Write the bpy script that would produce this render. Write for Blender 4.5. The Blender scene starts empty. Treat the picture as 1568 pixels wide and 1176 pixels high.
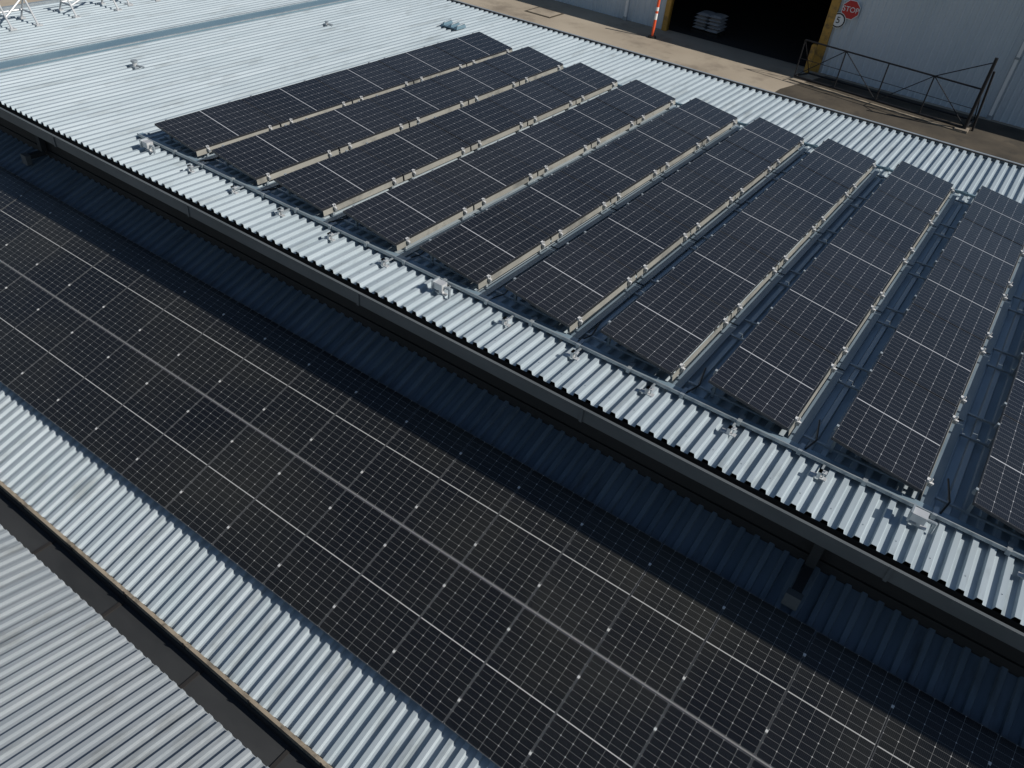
import bpy, math, random
from mathutils import Vector, Matrix
random.seed(7)
sc=bpy.context.scene
# ---------------------------------------------------------------- helpers
class MB:
    def __init__(s): s.v=[];s.f=[];s.m=[];s.uv=[];s.mats=[]
    def mi(s,mat):
        if mat not in s.mats: s.mats.append(mat)
        return s.mats.index(mat)
    def quad(s,pts,mat,uv=None):
        b=len(s.v); s.v+= [tuple(p) for p in pts]; s.f.append(tuple(range(b,b+len(pts)))); s.m.append(s.mi(mat))
        s.uv.append(uv or [(0,0)]*len(pts))
    def obox(s,o,a,b,c,mat):
        o,a,b,c=map(Vector,(o,a,b,c))
        P=[o,o+a,o+a+b,o+b,o+c,o+a+c,o+a+b+c,o+b+c]; k=len(s.v); s.v+=[tuple(p) for p in P]
        m=s.mi(mat); fs=[(0,3,2,1),(4,5,6,7),(0,1,5,4),(1,2,6,5),(2,3,7,6),(3,0,4,7)]
        if a.cross(b).dot(c)<0: fs=[tuple(reversed(f)) for f in fs]
        for f in fs: s.f.append(tuple(k+i for i in f)); s.m.append(m); s.uv.append([(0,0)]*4)
    def box(s,x0,x1,y0,y1,z0,z1,mat): s.obox((x0,y0,z0),(x1-x0,0,0),(0,y1-y0,0),(0,0,z1-z0),mat)
    def tube(s,p,q,r,mat,n=10):
        p,q=Vector(p),Vector(q); d=(q-p).normalized(); u=d.orthogonal().normalized(); w=d.cross(u); k=len(s.v); m=s.mi(mat)
        for c in(p,q):
            for i in range(n):
                t=2*math.pi*i/n; s.v.append(tuple(c+r*(math.cos(t)*u+math.sin(t)*w)))
        for i in range(n):
            j=(i+1)%n; s.f.append((k+i,k+j,k+n+j,k+n+i)); s.m.append(m); s.uv.append([(0,0)]*4)
        s.f.append(tuple(k+i for i in reversed(range(n)))); s.m.append(m); s.uv.append([(0,0)]*n)
        s.f.append(tuple(k+n+i for i in range(n))); s.m.append(m); s.uv.append([(0,0)]*n)
    def path(s,pts,r,mat,n=8):
        for a,b in zip(pts,pts[1:]): s.tube(a,b,r,mat,n)
    def disc(s,c,r,mat,n=32,start=0,depth=.02):
        c=Vector(c); ring=[(c.x+r*math.cos(start+2*math.pi*i/n),c.y,c.z+r*math.sin(start+2*math.pi*i/n)) for i in range(n)]
        s.quad(ring,mat)
        back=[(x,y+depth,z) for x,y,z in ring]
        s.quad(list(reversed(back)),mat)
        for i in range(n):
            j=(i+1)%n; s.quad([ring[i],back[i],back[j],ring[j]],mat)
    def make(s,name,parent=None):
        me=bpy.data.meshes.new(name); me.from_pydata(s.v,[],s.f)
        for m in s.mats: me.materials.append(m)
        for p,m in zip(me.polygons,s.m): p.material_index=m
        ul=me.uv_layers.new(name="UVMap")
        for p,u in zip(me.polygons,s.uv):
            for k,li in enumerate(p.loop_indices): ul.data[li].uv=u[k]
        ob=bpy.data.objects.new(name,me); sc.collection.objects.link(ob)
        if parent: ob.parent=parent
        return ob
def empty(name):
    e=bpy.data.objects.new(name,None); sc.collection.objects.link(e); e.empty_display_size=.3; return e
# ---------------------------------------------------------------- materials
def newmat(name,col,rough=.5,metal=0,spec=.5):
    m=bpy.data.materials.new(name); m.use_nodes=True; b=m.node_tree.nodes['Principled BSDF']
    b.inputs['Base Color'].default_value=(*col,1); b.inputs['Roughness'].default_value=rough
    b.inputs['Metallic'].default_value=metal; b.inputs['Specular IOR Level'].default_value=spec
    return m
class NG:
    def __init__(s,m): s.t=m.node_tree; s.b=s.t.nodes['Principled BSDF']
    def n(s,ty,**k):
        x=s.t.nodes.new(ty)
        for a,v in k.items(): setattr(x,a,v)
        return x
    def l(s,a,b): s.t.links.new(a,b)
    def math(s,op,a,b=None,c=None):
        x=s.n('ShaderNodeMath',operation=op)
        for i,v in enumerate((a,b,c)):
            if v is None: continue
            if isinstance(v,(int,float)): x.inputs[i].default_value=v
            else: s.l(v,x.inputs[i])
        return x.outputs[0]
    def noise(s,scale,det=4,vec=(1,1,1),rough=.55):
        tc=s.n('ShaderNodeTexCoord'); mp=s.n('ShaderNodeMapping'); mp.inputs['Scale'].default_value=vec
        s.l(tc.outputs['Object'],mp.inputs[0]); x=s.n('ShaderNodeTexNoise'); s.l(mp.outputs[0],x.inputs['Vector'])
        x.inputs['Scale'].default_value=scale; x.inputs['Detail'].default_value=det; x.inputs['Roughness'].default_value=rough
        return x.outputs[0]
    def ramp(s,fac,stops):
        r=s.n('ShaderNodeValToRGB'); s.l(fac,r.inputs[0]); e=r.color_ramp.elements
        while len(e)<len(stops): e.new(.5)
        for x,(p,c) in zip(e,stops): x.position=p; x.color=(*c,1)
        return r.outputs[0]
    def mix(s,f,a,b,mode='MIX'):
        x=s.n('ShaderNodeMix',data_type='RGBA',blend_type=mode)
        for i,v in((0,f),(6,a),(7,b)):
            if isinstance(v,(int,float)): x.inputs[i].default_value=v
            elif isinstance(v,tuple): x.inputs[i].default_value=(*v,1)
            else: s.l(v,x.inputs[i])
        return x.outputs[2]
def noisy(name,c1,c2,scale=2,vec=(1,1,1),rough=.5,metal=0,spec=.5,bump=0,grime=None,bscale=None):
    m=newmat(name,c1,rough,metal,spec); g=NG(m)
    c=g.ramp(g.noise(scale,5,vec),[(.3,c1),(.7,c2)])
    if grime:
        k=g.ramp(g.noise(grime[0],6,grime[1],.65),[(grime[2],(0,0,0)),(grime[2]+.15,(1,1,1))])
        c=g.mix(g.math('MULTIPLY',k,grime[4]),c,grime[3])
    g.l(c,g.b.inputs['Base Color'])
    if bump:
        bn=g.n('ShaderNodeBump'); bn.inputs['Strength'].default_value=bump; g.l(g.noise(bscale or scale*8,4),bn.inputs['Height']); g.l(bn.outputs[0],g.b.inputs['Normal'])
    return m
M_roof=noisy('roof_zincalume',(.325,.385,.42),(.415,.475,.51),.9,(6,.35,1),.45,.15,.4,bump=.12,bscale=1.6,grime=(1.6,(3,.5,1),.55,(.21,.24,.25),.6))
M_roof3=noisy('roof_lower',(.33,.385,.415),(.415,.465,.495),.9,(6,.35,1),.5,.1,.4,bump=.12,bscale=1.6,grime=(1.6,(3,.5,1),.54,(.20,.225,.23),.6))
M_roof_shade=noisy('roof_lower_shaded',(.10,.135,.17),(.16,.20,.24),.9,(6,.35,1),.55,.1,.4,grime=(1.6,(3,.5,1),.54,(.06,.07,.08),.6))  # lower roof again, with the shade below the eave put into its colour
M_roof2=noisy('roof_zincalume_old',(.235,.265,.29),(.31,.34,.36),1.2,(5,.4,1),.55,.1,.35,bump=.12,bscale=1.6,grime=(1.3,(3,.6,1),.53,(.14,.15,.15),.65))
M_galv=noisy('galvanised_steel',(.27,.31,.34),(.39,.43,.45),6,(1,1,1),.45,.4)
M_alu=noisy('aluminium',(.50,.51,.52),(.62,.63,.63),5,(1,1,1),.4,.4)
M_clamp=newmat('clamp_alu',(.60,.60,.59),.45,.2)
M_joint=newmat('joint_strip_alu',(.42,.42,.41),.45,.3)
M_frame=newmat('panel_frame',(.05,.053,.06),.4,.5)
M_frame2=newmat('panel_frame_lower',(.10,.105,.11),.4,.4)
M_tan=noisy('deflector_plate',(.35,.345,.31),(.46,.45,.40),4,(1,.5,1),.42,.5,grime=(2.5,(1,.6,1),.52,(.17,.175,.165),.75))
M_gapstrip=noisy('gap_strip_grey',(.13,.18,.22),(.20,.25,.29),3,(1,.4,1),.5,.2)
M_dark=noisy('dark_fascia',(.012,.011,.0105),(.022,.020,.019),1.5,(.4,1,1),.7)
M_gutter=noisy('gutter_grey',(.085,.095,.10),(.13,.14,.145),1.5,(.5,1,1),.5,.2)
M_box=noisy('box_gutter_metal',(.014,.016,.018),(.030,.032,.034),2,(.4,1,1),.7)
M_lip=noisy('gutter_lip_tan',(.22,.18,.13),(.31,.26,.195),3,(.6,1,1),.7,grime=(4,(1,1,1),.5,(.08,.07,.055),.8))
M_flash=noisy('flashing_blue_grey',(.13,.22,.28),(.19,.28,.33),1.2,(1,.5,1),.45,.2)
M_ctray=noisy('cable_tray_steel',(.16,.24,.30),(.24,.31,.36),1.2,(1,.5,1),.45,.2)
M_conc=noisy('concrete_ground',(.27,.225,.17),(.36,.31,.24),.35,(1,1,1),.85,bump=.15,grime=(.5,(1,1,1),.52,(.14,.115,.088),.65))
M_gdark=noisy('dark_ground',(.034,.027,.018),(.075,.060,.041),.9,(1,1,1),.9,bump=.3,grime=(1.2,(1,1,1),.55,(.02,.017,.013),.7))
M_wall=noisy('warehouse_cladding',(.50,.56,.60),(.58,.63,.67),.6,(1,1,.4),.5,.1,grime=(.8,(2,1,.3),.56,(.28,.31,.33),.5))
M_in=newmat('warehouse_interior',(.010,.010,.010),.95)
M_yel=noisy('safety_yellow',(.40,.21,.035),(.50,.29,.05),3,(1,1,1),.5,grime=(3,(1,1,1),.50,(.10,.06,.03),.75))
M_black=newmat('black_steel',(.015,.015,.017),.5,.3)
M_red=newmat('sign_red',(.50,.02,.02),.4)
M_orange=newmat('marker_orange',(.75,.10,.03),.45)
M_white=newmat('white_paint',(.78,.78,.76),.45)
M_blk=newmat('black_paint',(.01,.01,.01),.5)
M_bag=noisy('bag_white',(.22,.23,.24),(.33,.33,.33),6,(1,1,1),.7)
def panelmat(name,cA,cB,line,w,l,spec,rough,fs,tint,blot,midw):
    m=newmat(name,cA,rough,0,spec); g=NG(m)
    uv=g.n('ShaderNodeUVMap'); sp=g.n('ShaderNodeSeparateXYZ'); g.l(uv.outputs[0],sp.inputs[0]); u0,v=sp.outputs[0],sp.outputs[1]
    pid=g.math('FLOOR',u0); u=g.math('FRACT',u0)   # integer part = panel number, for module-to-module tone differences
    def dist(x,n,size):
        f=g.math('FRACT',g.math('MULTIPLY',x,n)); d=g.math('MINIMUM',f,g.math('SUBTRACT',1,f)); return g.math('MULTIPLY',d,size/n)
    du=dist(u,6,w); dv=dist(v,20,l); dv2=dist(v,10,l)
    a=g.math('LESS_THAN',du,.0022); b=g.math('LESS_THAN',dv,.0016)
    mid=g.math('LESS_THAN',g.math('MULTIPLY',g.math('ABSOLUTE',g.math('SUBTRACT',v,.5)),l),midw)
    dia=g.math('LESS_THAN',g.math('ADD',du,dv2),.009)
    bus=g.math('LESS_THAN',dist(u,54,w),.0006)
    fine=g.math('MAXIMUM',g.math('MAXIMUM',a,b),g.math('MULTIPLY',bus,.25))
    mask=g.math('MAXIMUM',g.math('MULTIPLY',fine,fs),g.math('MAXIMUM',mid,dia))
    base=g.ramp(g.noise(.55,3),[(.38,cA),(.66,cB)])
    wn=g.n('ShaderNodeTexWhiteNoise',noise_dimensions='1D'); g.l(pid,wn.inputs['W'])
    base=g.mix(g.math('MULTIPLY',wn.outputs[0],tint),base,tuple(c*2.0 for c in cB))
    sheen_tint=g.ramp(g.noise(.28,6,(1,1.4,1),.6),[(.46,(0,0,0)),(.70,(1,1,1))])
    base=g.mix(g.math('MULTIPLY',sheen_tint,blot),base,(.11,.105,.075))  # greenish sheen of the glass painted in as broad olive patches
    c=g.mix(mask,base,line); g.l(c,g.b.inputs['Base Color'])
    r=g.math('MULTIPLY_ADD',g.noise(1.1,6),.22,rough-.08); g.l(r,g.b.inputs['Roughness'])
    bn=g.n('ShaderNodeBump'); bn.inputs['Strength'].default_value=.03; g.l(g.noise(1.5,2),bn.inputs['Height']); g.l(bn.outputs[0],g.b.inputs['Normal'])
    return m
M_cell=panelmat('solar_cells',(.005,.006,.009),(.009,.010,.013),(.44,.45,.47),1.03,1.83,.5,.13,.38,.4,.04,.0075)
M_cell2=panelmat('solar_cells_lower',(.004,.0047,.0065),(.007,.0075,.0078),(.42,.42,.41),.94,1.55,.5,.15,.34,.4,.13,.006)
# ---------------------------------------------------------------- ribbed sheet
def ribs(mb,x0,x1,y0,y1,zf,mat,pitch=.172,h=.042,crest=.058,side=.014,ys=None):
    ys=ys or [y0,y1]; prof=[]; x=x0
    pan=pitch-crest-2*side
    while x<x1-1e-6:
        for dx,dz in((0,0),(pan,0),(pan+side,h),(pan+side+crest,h)):
            prof.append((min(x+dx,x1),dz))
        x+=pitch
    prof.append((x1,0))
    n=len(prof); k=len(mb.v); mi=mb.mi(mat)
    for y in ys:
        for px,dz in prof: mb.v.append((px,y,zf(y)+dz))
    for r in range(len(ys)-1):
        for i in range(n-1):
            mb.f.append((k+r*n+i,k+r*n+i+1,k+(r+1)*n+i+1,k+(r+1)*n+i)); mb.m.append(mi); mb.uv.append([(0,0)]*4)
ZR=-.1   # top of ribs, upper roof
GZ=-3.4
# ================================================================ upper building
bld=empty('factory_building')
XL,XR=-21.3,13.0; RH=.052
mb=MB(); ribs(mb,XL,-17.86,.74,13.9,lambda y:ZR-RH,M_roof,h=RH); ribs(mb,-17.4,XR,.74,13.9,lambda y:ZR-RH,M_roof,h=RH)
mb.make('roof_sheeting',bld)
mb=MB(); x=-17.4+.172-.014-.029
while x<XR:
    for y in(.95,4.6,8.2,12.0,13.6): mb.box(x-.005,x+.005,y-.005,y+.005,ZR,ZR+.006,M_galv)
    x+=.344
mb.make('roof_screws',bld)
mb=MB(); mb.box(-17.88,-17.36,.76,13.88,ZR-.07,ZR+.012,M_flash); mb.box(-17.88,-17.84,.76,13.88,ZR+.012,ZR+.035,M_galv); mb.box(-17.40,-17.36,.76,13.88,ZR+.012,ZR+.035,M_galv); mb.make('roof_box_flashing',bld)
mb=MB()
mb.box(XL-.1,XR,.60,.612,ZR-.23,ZR-.045,M_gutter); mb.box(XL-.1,XR,.612,.76,ZR-.23,ZR-.21,M_gutter); mb.box(XL-.1,XR,.585,.625,ZR-.045,ZR-.03,M_gutter)
mb.box(XL-.1,XR,.76,.775,ZR-.34,ZR-.072,M_dark)
x=XL
while x<XR: mb.box(x,x+.04,.582,.598,ZR-.235,ZR-.026,M_gutter); x+=3.66
mb.make('eave_gutter',bld)
mb=MB()
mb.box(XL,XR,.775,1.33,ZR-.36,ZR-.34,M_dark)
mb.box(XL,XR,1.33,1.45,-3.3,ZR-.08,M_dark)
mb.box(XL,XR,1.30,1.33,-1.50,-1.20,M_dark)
mb.box(XL,XL+.12,1.45,13.8,GZ,ZR-.08,M_wall); mb.box(XL+.12,XR,13.68,13.8,GZ,ZR-.08,M_wall); mb.box(XR-.12,XR,1.45,13.68,GZ,ZR-.08,M_wall)
mb.make('walls',bld)
mb=MB(); mb.box(XL-.1,XR,13.9,14.02,ZR-.2,ZR+.005,M_galv); mb.box(XL-.1,XR,13.84,13.9,ZR+.002,ZR+.02,M_dark); mb.box(XL-.1,XL,.76,13.9,ZR-.2,ZR+.03,M_galv); mb.make('edge_flashing',bld)
# ================================================================ tilted rows
W,H,P,X0,Y0,LR=1.0479,.1505,1.5088,-12.4758,1.6394,9.3248
PL=LR/5
pcount=[0]
def panel(mb,o,a,b,w,l,mat,frame,th=.035,fr=.011):
    a=Vector(a).normalized(); b=Vector(b).normalized(); n=a.cross(b)
    if n.z<0: n=-n
    o=Vector(o); mb.obox(o-n*th,a*w,b*l,n*th,frame)
    g=o+a*fr+b*fr+n*.0025
    A=a*(w-2*fr);B=b*(l-2*fr); k=pcount[0]; pcount[0]+=1; e=.0005
    mb.quad([g,g+A,g+A+B,g+B],mat,[(k+e,0),(k+1-e,0),(k+1-e,1),(k+e,1)])
clampy=[]
for j in range(5): clampy+= [j*PL+.25,(j+1)*PL-.25]
for i in range(12):
    x0=X0+P*i; mb=MB(); zl_,zr=.1+H,.1
    a=Vector((W,0,-H)).normalized(); wid=math.hypot(W,H)
    nn=Vector((H,0,W)).normalized()
    for j in range(5):
        dz=random.uniform(-.002,.002)
        panel(mb,(x0,Y0+j*PL+.008,zl_+dz),a+Vector((0,0,random.uniform(-.003,.003))),(0,1,random.uniform(-.0015,.0015)),wid,PL-.016,M_cell,M_frame)
    for c in clampy:
        y=Y0+c
        o=Vector((x0-.03,y-.02,zl_-.036))-nn*.03
        mb.obox(o,a*(wid+.10),(0,.04,0),nn*.03,M_galv)
        mb.box(x0+.02,x0+.055,y-.02,y+.02,ZR-.04,zl_-.07,M_galv)
        mb.box(x0+W-.03,x0+W+.005,y-.02,y+.02,ZR-.04,zr-.07,M_galv)
        e=Vector((x0+W,y-.025,zr)); mb.obox(e-nn*.05-a*.006,a*.035,(0,.05,0),nn*.062,M_clamp)
        mb.obox(e+a*.03-nn*.03,a*.05,(0,.03,0),nn*.02,M_clamp)
        mb.tube(e+a*.045+Vector((0,.025,0))-nn*.05,e+a*.045+Vector((0,.025,0))+nn*.035,.008,M_clamp,6)
        e=Vector((x0,y-.02,zl_)); mb.obox(e-nn*.04-a*.022,a*.028,(0,.04,0),nn*.045,M_galv)
    xa=x0+W
    for j in range(5):
        ya,yb=Y0+j*PL+.02,Y0+(j+1)*PL-.02
        mb.obox((xa+.010,ya,zr-.026),(.014,0,-.085),(0,yb-ya,0),(.004,0,.001),M_tan)
        mb.obox((xa+.034,ya,ZR+.034),(.12,0,0),(0,yb-ya,0),(0,0,.008),M_gapstrip)  # flat grey strip added on the roof along the row gap
    mb.make('solar_panel_row')
mb=MB()
for c in clampy:
    y=Y0+c
    mb.box(X0-.15,6.2,y-.014,y+.014,ZR+.004,ZR+.03,M_galv)
mb.make('mounting_rails')
mb=MB()
mb.box(X0-.45,XR-.3,1.565,1.665,ZR+.02,ZR+.05,M_ctray); mb.box(X0-.45,XR-.3,1.55,1.565,ZR+.02,ZR+.065,M_galv)
x=X0-.2
while x<XR-.5: mb.box(x,x+.05,1.535,1.69,ZR+.0,ZR+.068,M_galv); x+=.75
for i in range(10):
    x=X0+P*i+W+.16+random.uniform(-.03,.1); mb.path([(x,1.62,ZR+.055),(x+.05,1.9,ZR+.03),(x-.04,2.3,ZR+.02)],.011,M_blk,6)
mb.make('cable_tray')
mb=MB(); mb.box(X0-.1,XR-.3,11.15,11.2,ZR+.005,ZR+.05,M_flash)
for i in range(12):
    x0=X0+P*i+W
    mb.path([(x0+.1,11.17,ZR+.04),(x0+.12,11.0,ZR+.1),(x0+.28,11.02,ZR+.12),(x0+.3,11.17,ZR+.04)],.012,M_flash,6)
mb.make('cable_conduit')
k=0; x=.74-1.085*12
while x<6:
    mb=MB(); big=(k%6==0); yy=1.34
    mb.box(x-.09,x+.09,yy-.03,yy+.03,ZR-.0,ZR+.012,M_alu)
    mb.box(x-.02,x+.02,yy-.03,yy+.03,ZR+.012,ZR+(.10 if not big else .07),M_alu)
    if big:
        mb.box(x-.10,x+.05,yy-.06,yy+.06,ZR+.07,ZR+.17,M_alu); mb.box(x-.12,x-.10,yy-.08,yy+.08,ZR+.05,ZR+.19,M_galv)
        mb.tube((x+.05,yy,ZR+.12),(x+.14,yy,ZR+.12),.02,M_galv); mb.tube((x+.14,yy,ZR+.13),(x+.14,yy,ZR-.02),.02,M_galv)
    else:
        mb.obox((x-.02,yy-.03,ZR+.088),(.09,0,.0),(0,.06,0),(0,0,.012),M_alu); mb.tube((x+.045,yy,ZR+.0),(x+.045,yy,ZR+.12),.009,M_galv,6)
    mb.box(x-.012,x+.012,yy+.03,1.55,ZR+.02,ZR+.035,M_galv)
    mb.make('roof_bracket'); x+=1.085; k+=1
def vent(x,y,s):
    mb=MB(); mb.box(x-.16*s,x+.16*s,y-.11*s,y+.11*s,ZR,ZR+.03,M_galv); mb.tube((x,y,ZR+.03),(x,y,ZR+.17*s),.07*s,M_alu,14); mb.tube((x,y,ZR+.15*s),(x,y,ZR+.2*s),.10*s,M_galv,14)
    mb.tube((x+.1*s,y,ZR+.05),(x+.3*s,y+.08,ZR+.03),.015,M_galv); mb.make('roof_vent')
vent(-16.06,3.66,.7); vent(-15.97,9.09,.5)
mb=MB(); x,y=-13.87,11.7
mb.box(x-.3,x+.25,y-.2,y+.2,ZR+.03,ZR+.06,M_flash)
for a in(-.25,0,.2): mb.box(x+a,x+a+.04,y-.18,y+.18,ZR+.06,ZR+.11,M_flash); mb.tube((x+a+.02,y-.15,ZR+.11),(x+a+.02,y+.15,ZR+.14),.02,M_galv)
mb.make('roof_penetration_flashing')
def stand(x,y,ln):
    mb=MB(); r=.022
    for s in(0,ln):
        mb.path([(x-.35,y+s,ZR),(x,y+s,ZR+.55),(x+.35,y+s,ZR)],r,M_alu); mb.tube((x-.2,y+s,ZR+.22),(x+.2,y+s,ZR+.22),r,M_alu)
        mb.box(x-.42,x-.28,y+s-.07,y+s+.07,ZR-.03,ZR+.02,M_alu); mb.box(x+.28,x+.42,y+s-.07,y+s+.07,ZR-.03,ZR+.02,M_alu)
    mb.tube((x,y,ZR+.55),(x,y+ln,ZR+.55),r,M_alu); mb.tube((x-.2,y,ZR+.22),(x-.2,y+ln,ZR+.22),r,M_alu); mb.tube((x+.2,y,ZR+.22),(x,y+ln,ZR+.55),r,M_alu)
    mb.make('roof_support_frame')
stand(-20.1,3.1,.6); stand(-20.2,4.7,1.1); stand(-20.5,6.3,.8)
# ================================================================ lower roof
SL=.3418; YT=.559; ZL=-1.4577; PX1=-4.4596; PW=.966; L2=1.4983
zl=lambda y:ZL+SL*(y-YT)
low=empty('lower_building')
mb=MB(); ribs(mb,-24,12,-3.40,-1.0,lambda y:zl(y)-.155,M_roof3,h=.048); ribs(mb,-24,12,-1.0,1.33,lambda y:zl(y)-.15,M_roof_shade,pitch=.19); mb.make('roof_sheeting',low)  # strip above the array takes the darker tone with painted shade
mb=MB()
mb.box(-24,12,-3.43,-3.385,zl(-3.4)-.16,zl(-3.4)-.07,M_lip)
mb.box(-24,12,-3.375,-3.36,zl(-3.37)-.20,zl(-3.37)-.145,M_dark)
x=-23.3
while x<12: mb.box(x,x+.03,-3.44,-3.43,zl(-3.4)-.17,zl(-3.4)-.05,M_dark); x+=1.17
mb.make('eave_trim',low)
gz=zl(-3.4)-.16
mb=MB(); mb.box(-24,12,-3.84,-3.43,gz-.16,gz-.14,M_box); mb.box(-24,12,-3.445,-3.43,gz-.14,gz,M_box); mb.box(-24,12,-3.86,-3.84,gz-.14,gz+.03,M_box)
x=-22.5
while x<12: mb.box(x,x+.05,-3.84,-3.445,gz-.14,gz-.125,M_dark); x+=1.55
mb.make('box_gutter')
mb=MB(); b=Vector((0,-1,-SL)).normalized(); ll=L2*math.sqrt(1+SL*SL)
nrm=Vector((0,-SL,1)).normalized()
for kx in range(-19,16):
    for r in range(2):
        x=PX1+kx*PW; y=YT-r*L2
        dz=random.uniform(-.0015,.0015)
        yy=y-(.006 if r==0 else .012)
        panel(mb,(x+.004,yy,zl(yy)+dz),(1,0,random.uniform(-.004,.004)),b+Vector((0,0,random.uniform(-.002,.002))),PW-.008,ll-.020,M_cell2,M_frame2,fr=.008)
        for c in(.2,.8):
            o=Vector((x-.014,y-L2*c,zl(y-L2*c)+.001)); mb.obox(o,(.028,0,0),b*.034,nrm*.008,M_clamp)
for r,c in((0,.2),(0,.8),(1,.2),(1,.8)):
    y=YT-(r+c)*L2; mb.obox(Vector((PX1-19*PW,y,zl(y)))-nrm*.075,(34.9*PW,0,0),b*.04,nrm*.038,M_alu)
y=YT-L2+.008; mb.obox(Vector((PX1-19*PW,y,zl(y)))-nrm*.010,(35*PW,0,0),b*.011,nrm*.0145,M_joint)
mb.make('flush_solar_array')
for x,y0 in((-15.9,1.0),(0,.8)):
    mb=MB(); z=zl(y0)-.1
    mb.box(x-.06,x+.06,1.2,1.3,z+.2,ZR-.34,M_box); mb.box(x-.06,x+.06,y0-.1,1.25,z+.12,z+.2,M_box); mb.box(x-.09,x+.09,y0-.16,y0-.06,z+.02,z+.22,M_gutter)
    mb.make('downpipe_spreader')
mb=MB(); ribs(mb,-26,12,-16,-3.80,lambda y:gz+.05-.2*(y+3.80),M_roof2,pitch=.16,h=.044,crest=.056,side=.012)
mb.make('neighbouring_roof')
# ================================================================ ground
mb=MB(); mb.quad([(-300,-200,GZ),(300,-200,GZ),(300,400,GZ),(-300,400,GZ)],M_conc); mb.make('ground')
mb=MB(); mb.quad([(-8.75,14.5,GZ+.004),(30,14.5,GZ+.004),(30,29.0,GZ+.004),(-8.0,29.0,GZ+.004),(-8.75,25.7,GZ+.004)],M_gdark); mb.make('dark_yard')  # darker brown ground area in front of the warehouse
mb=MB(); mb.box(-21.3,-19.9,26.3,27.5,GZ+.001,GZ+.02,M_gdark); mb.box(-21.2,-20.0,26.4,27.4,GZ+.02,GZ+.03,M_conc); mb.make('service_pit_cover')
# ================================================================ warehouse
wh=empty('warehouse'); WY=29.3; top=2.0; dt=1.3; dl,dr=-15.5,-8.75
def vribs(mb,x0,x1,z0,z1,y,mat,pitch=.25):
    x=x0
    while x<x1-.01:
        pts=[(x,0),(x+.16,0),(x+.185,-.03),(x+.225,-.03),(x+.25,0)]
        for (a,da),(b2,db) in zip(pts,pts[1:]):
            if a>=x1: break
            b2=min(b2,x1); mb.quad([(a,y+da,z0),(b2,y+db,z0),(b2,y+db,z1),(a,y+da,z1)],mat)
        x+=pitch
mb=MB()
vribs(mb,-45,dl,GZ,top,WY,M_wall); vribs(mb,dr,25,GZ,top,WY,M_wall); vribs(mb,dl,dr,dt,top,WY,M_wall)
mb.make('cladding',wh)
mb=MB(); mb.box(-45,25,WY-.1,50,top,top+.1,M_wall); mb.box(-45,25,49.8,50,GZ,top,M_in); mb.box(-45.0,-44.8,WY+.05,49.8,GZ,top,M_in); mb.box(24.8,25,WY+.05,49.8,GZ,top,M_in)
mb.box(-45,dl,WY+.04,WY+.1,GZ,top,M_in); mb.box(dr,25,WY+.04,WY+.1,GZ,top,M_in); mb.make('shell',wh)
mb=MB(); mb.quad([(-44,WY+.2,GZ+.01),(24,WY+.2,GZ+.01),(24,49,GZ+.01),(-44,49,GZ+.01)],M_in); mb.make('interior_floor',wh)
mb=MB(); mb.box(dl-.22,dl,WY-.12,WY+.15,GZ,dt,M_yel); mb.box(dr,dr+.34,WY-.12,WY+.15,GZ,dt,M_yel); mb.box(dl,dr,WY-.12,WY+.15,dt,dt+.25,M_yel); mb.make('door_frame',wh)
mb=MB()
for x in(-17.7,-1.75): mb.box(x,x+.12,WY-.15,WY-.04,GZ,top-.1,M_white); mb.box(x-.03,x+.15,WY-.16,WY-.03,-1.2,-1.12,M_galv); mb.box(x-.03,x+.15,WY-.16,WY-.03,GZ,GZ+.15,M_galv)
mb.make('downpipes',wh)
def text(t,size,loc,mat,parent,name):
    cu=bpy.data.curves.new(name,'FONT'); cu.body=t; cu.size=size; cu.align_x='CENTER'; cu.align_y='CENTER'; cu.extrude=.003
    ob=bpy.data.objects.new(name,cu); sc.collection.objects.link(ob); ob.location=loc; ob.rotation_euler=(math.pi/2,0,0); cu.materials.append(mat); ob.parent=parent
s=empty('stop_sign'); mb=MB(); mb.disc((-7.94,WY-.10,-.87),.37,M_white,8,math.pi/8); mb.disc((-7.94,WY-.105,-.87),.345,M_red,8,math.pi/8,.004); mb.box(-7.97,-7.91,WY-.079,WY-.04,-1.1,-.6,M_galv); mb.make('plate',s); text('STOP',.27,(-7.94,WY-.112,-.87),M_white,s,'lettering')
s=empty('speed_limit_sign'); mb=MB(); x,z=-8.28,-1.33; mb.disc((x,WY-.11,z),.29,M_white,32); mb.disc((x,WY-.115,z),.27,M_blk,32,0,.004); mb.disc((x,WY-.119,z),.22,M_white,32,0,.003); mb.box(x-.03,x+.03,WY-.089,WY-.04,z-.2,z+.2,M_galv); mb.make('plate',s); text('5',.34,(x,WY-.124,z),M_blk,s,'numeral')
mb=MB(); mb.tube((-8.75,28.7,GZ),(-8.75,28.7,GZ+1.1),.11,M_yel,16); mb.tube((-8.75,28.7,GZ+1.1),(-8.75,28.7,GZ+1.13),.08,M_yel,16); mb.box(-8.95,-8.55,28.5,28.9,GZ,GZ+.03,M_galv); mb.make('bollard')
mb=MB(); px,py=-15.40,27.65; mb.tube((px,py,GZ),(px,py,GZ+.08),.17,M_blk,16)
for a,b2,mt in((.08,.75,M_orange),(.75,1.0,M_white),(1.0,1.1,M_orange),(1.1,1.25,M_white),(1.25,1.6,M_orange)): mb.tube((px,py,GZ+a),(px,py,GZ+b2),.06 if mt is M_orange else .063,mt,12)
mb.make('marker_post')
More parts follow.
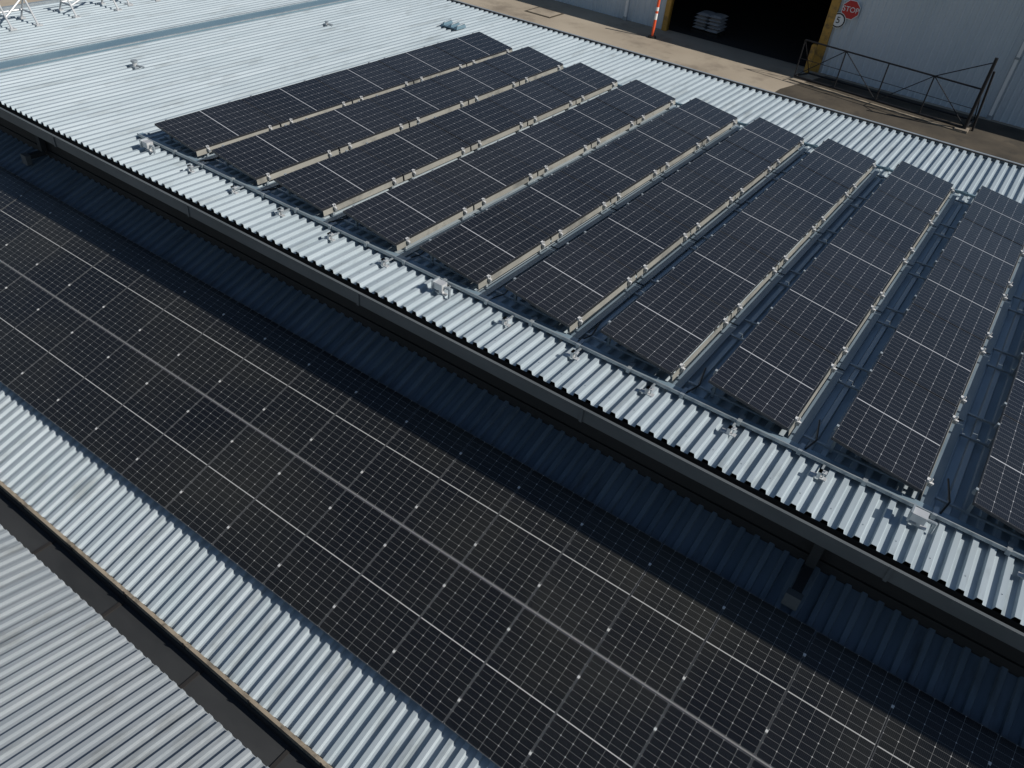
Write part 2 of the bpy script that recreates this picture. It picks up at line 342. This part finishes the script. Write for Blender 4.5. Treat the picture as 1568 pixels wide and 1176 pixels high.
def pillow(mb,x,y,z,w,l,h,mat):
    n=6; k=len(mb.v); mi=mb.mi(mat)
    for s_ in(1,-1):
        for i in range(n+1):
            for j in range(n+1):
                u=i/n*2-1; v=j/n*2-1; t=max(0,(1-u**4)*(1-v**4))**.5
                mb.v.append((x+w/2*u,y+l/2*v,z+h/2+s_*h/2*t))
    N=(n+1)**2
    for i in range(n):
        for j in range(n):
            a=k+i*(n+1)+j; f=(a,a+n+1,a+n+2,a+1); mb.f.append(f); mb.m.append(mi); mb.uv.append([(0,0)]*4)
            mb.f.append(tuple(q+N for q in reversed(f))); mb.m.append(mi); mb.uv.append([(0,0)]*4)
mb=MB()
for i in range(5):
    for j in range(2): pillow(mb,-14.35+j*.62+random.uniform(-.04,.04),30.6+random.uniform(-.05,.05),GZ+.14+i*.14,.62,.95,.17,M_bag)
for a in(0,.5,1.0): mb.box(-14.7,-13.4,30.12+a*.85,30.22+a*.85,GZ+.02,GZ+.13,M_in)
mb.make('bag_stack')
# gate
mb=MB(); A=Vector((-8.83,27.43,GZ+.12)); B=Vector((-2.17,26.86,GZ+.12)); up=Vector((0,0,1.38))
mb.tube(A,B,.045,M_black); mb.tube(A+up,B+up,.03,M_black)
N=4
for i in range(N+1):
    q=A.lerp(B,i/N); mb.tube(q,q+up,.025,M_black)
    if i<N:
        q2=A.lerp(B,(i+1)/N)
        if i%2==0: mb.tube(q,q2+up,.018,M_black,6)
        else: mb.tube(q+up,q2,.018,M_black,6)
        mb.tube(q+up*.5,q2+up*.5,.012,M_black,6)
mb.tube(B-Vector((0,0,.12)),B+Vector((.0,0,2.45)),.06,M_black)
mb.tube(B+Vector((.25,.3,-.12)),B+Vector((.1,.1,2.0)),.04,M_black); mb.tube(B+Vector((0,0,2.3)),A.lerp(B,.75)+up,.02,M_black,6)
mb.tube(A,A+Vector((.3,.9,0)),.035,M_black); mb.tube(B,B+Vector((.1,1.2,0)),.035,M_black); mb.tube(A+Vector((.3,.9,0)),B+Vector((.1,1.2,0)),.035,M_black)
mb.tube(A+Vector((.3,.9,0)),A+up,.02,M_black,6); mb.tube(B+Vector((.1,1.2,0)),B+up,.02,M_black,6)
mb.box(B.x-.3,B.x+.15,B.y-.25,B.y+.2,GZ+.005,GZ+.09,M_conc)
mb.make('steel_gate')
mb=MB(); mb.obox((-8.9,27.15,GZ+.005),(6.7,-.57,0),(.02,.12,0),(0,0,.04),M_lip); mb.make('gate_track')
# ================================================================ light, sky, camera
d=Vector((1.28,.30,1)).normalized(); el=math.asin(d.z); az=math.atan2(d.x,d.y)
sl=bpy.data.lights.new('sun','SUN'); sl.energy=5.0; sl.angle=math.radians(.5); sl.color=(1,.95,.88)
so=bpy.data.objects.new('sun',sl); sc.collection.objects.link(so); so.rotation_euler=(-d).to_track_quat('-Z','Y').to_euler(); so.location=(10,5,15)
w=bpy.data.worlds.new('World'); sc.world=w; w.use_nodes=True; nt=w.node_tree; bg=nt.nodes['Background']
sk=nt.nodes.new('ShaderNodeTexSky'); sk.sky_type='NISHITA'; sk.sun_disc=False; sk.sun_elevation=el; sk.sun_rotation=az; sk.altitude=50; sk.air_density=1.2; sk.dust_density=.5; sk.ozone_density=2.5
nt.links.new(sk.outputs[0],bg.inputs[0]); bg.inputs[1].default_value=.06
cam=bpy.data.cameras.new('camera'); co=bpy.data.objects.new('camera',cam); sc.collection.objects.link(co)
R=((0.81045,0.57824,0.09219),(0.42363,-0.46981,-0.7737),(-0.40418,0.66678,-0.62651))
m=Matrix.Identity(4)
for i in range(3): m[i][0]=R[0][i]; m[i][1]=-R[1][i]; m[i][2]=-R[2][i]
m[0][3],m[1][3],m[2][3]=0,-6,5.8818
co.matrix_world=m; cam.sensor_width=36; cam.lens=1205.4651/1568*36; cam.clip_end=1000; cam.clip_start=.05
sc.camera=co
sc.view_settings.view_transform='Standard'; sc.view_settings.look='None'; sc.view_settings.exposure=0
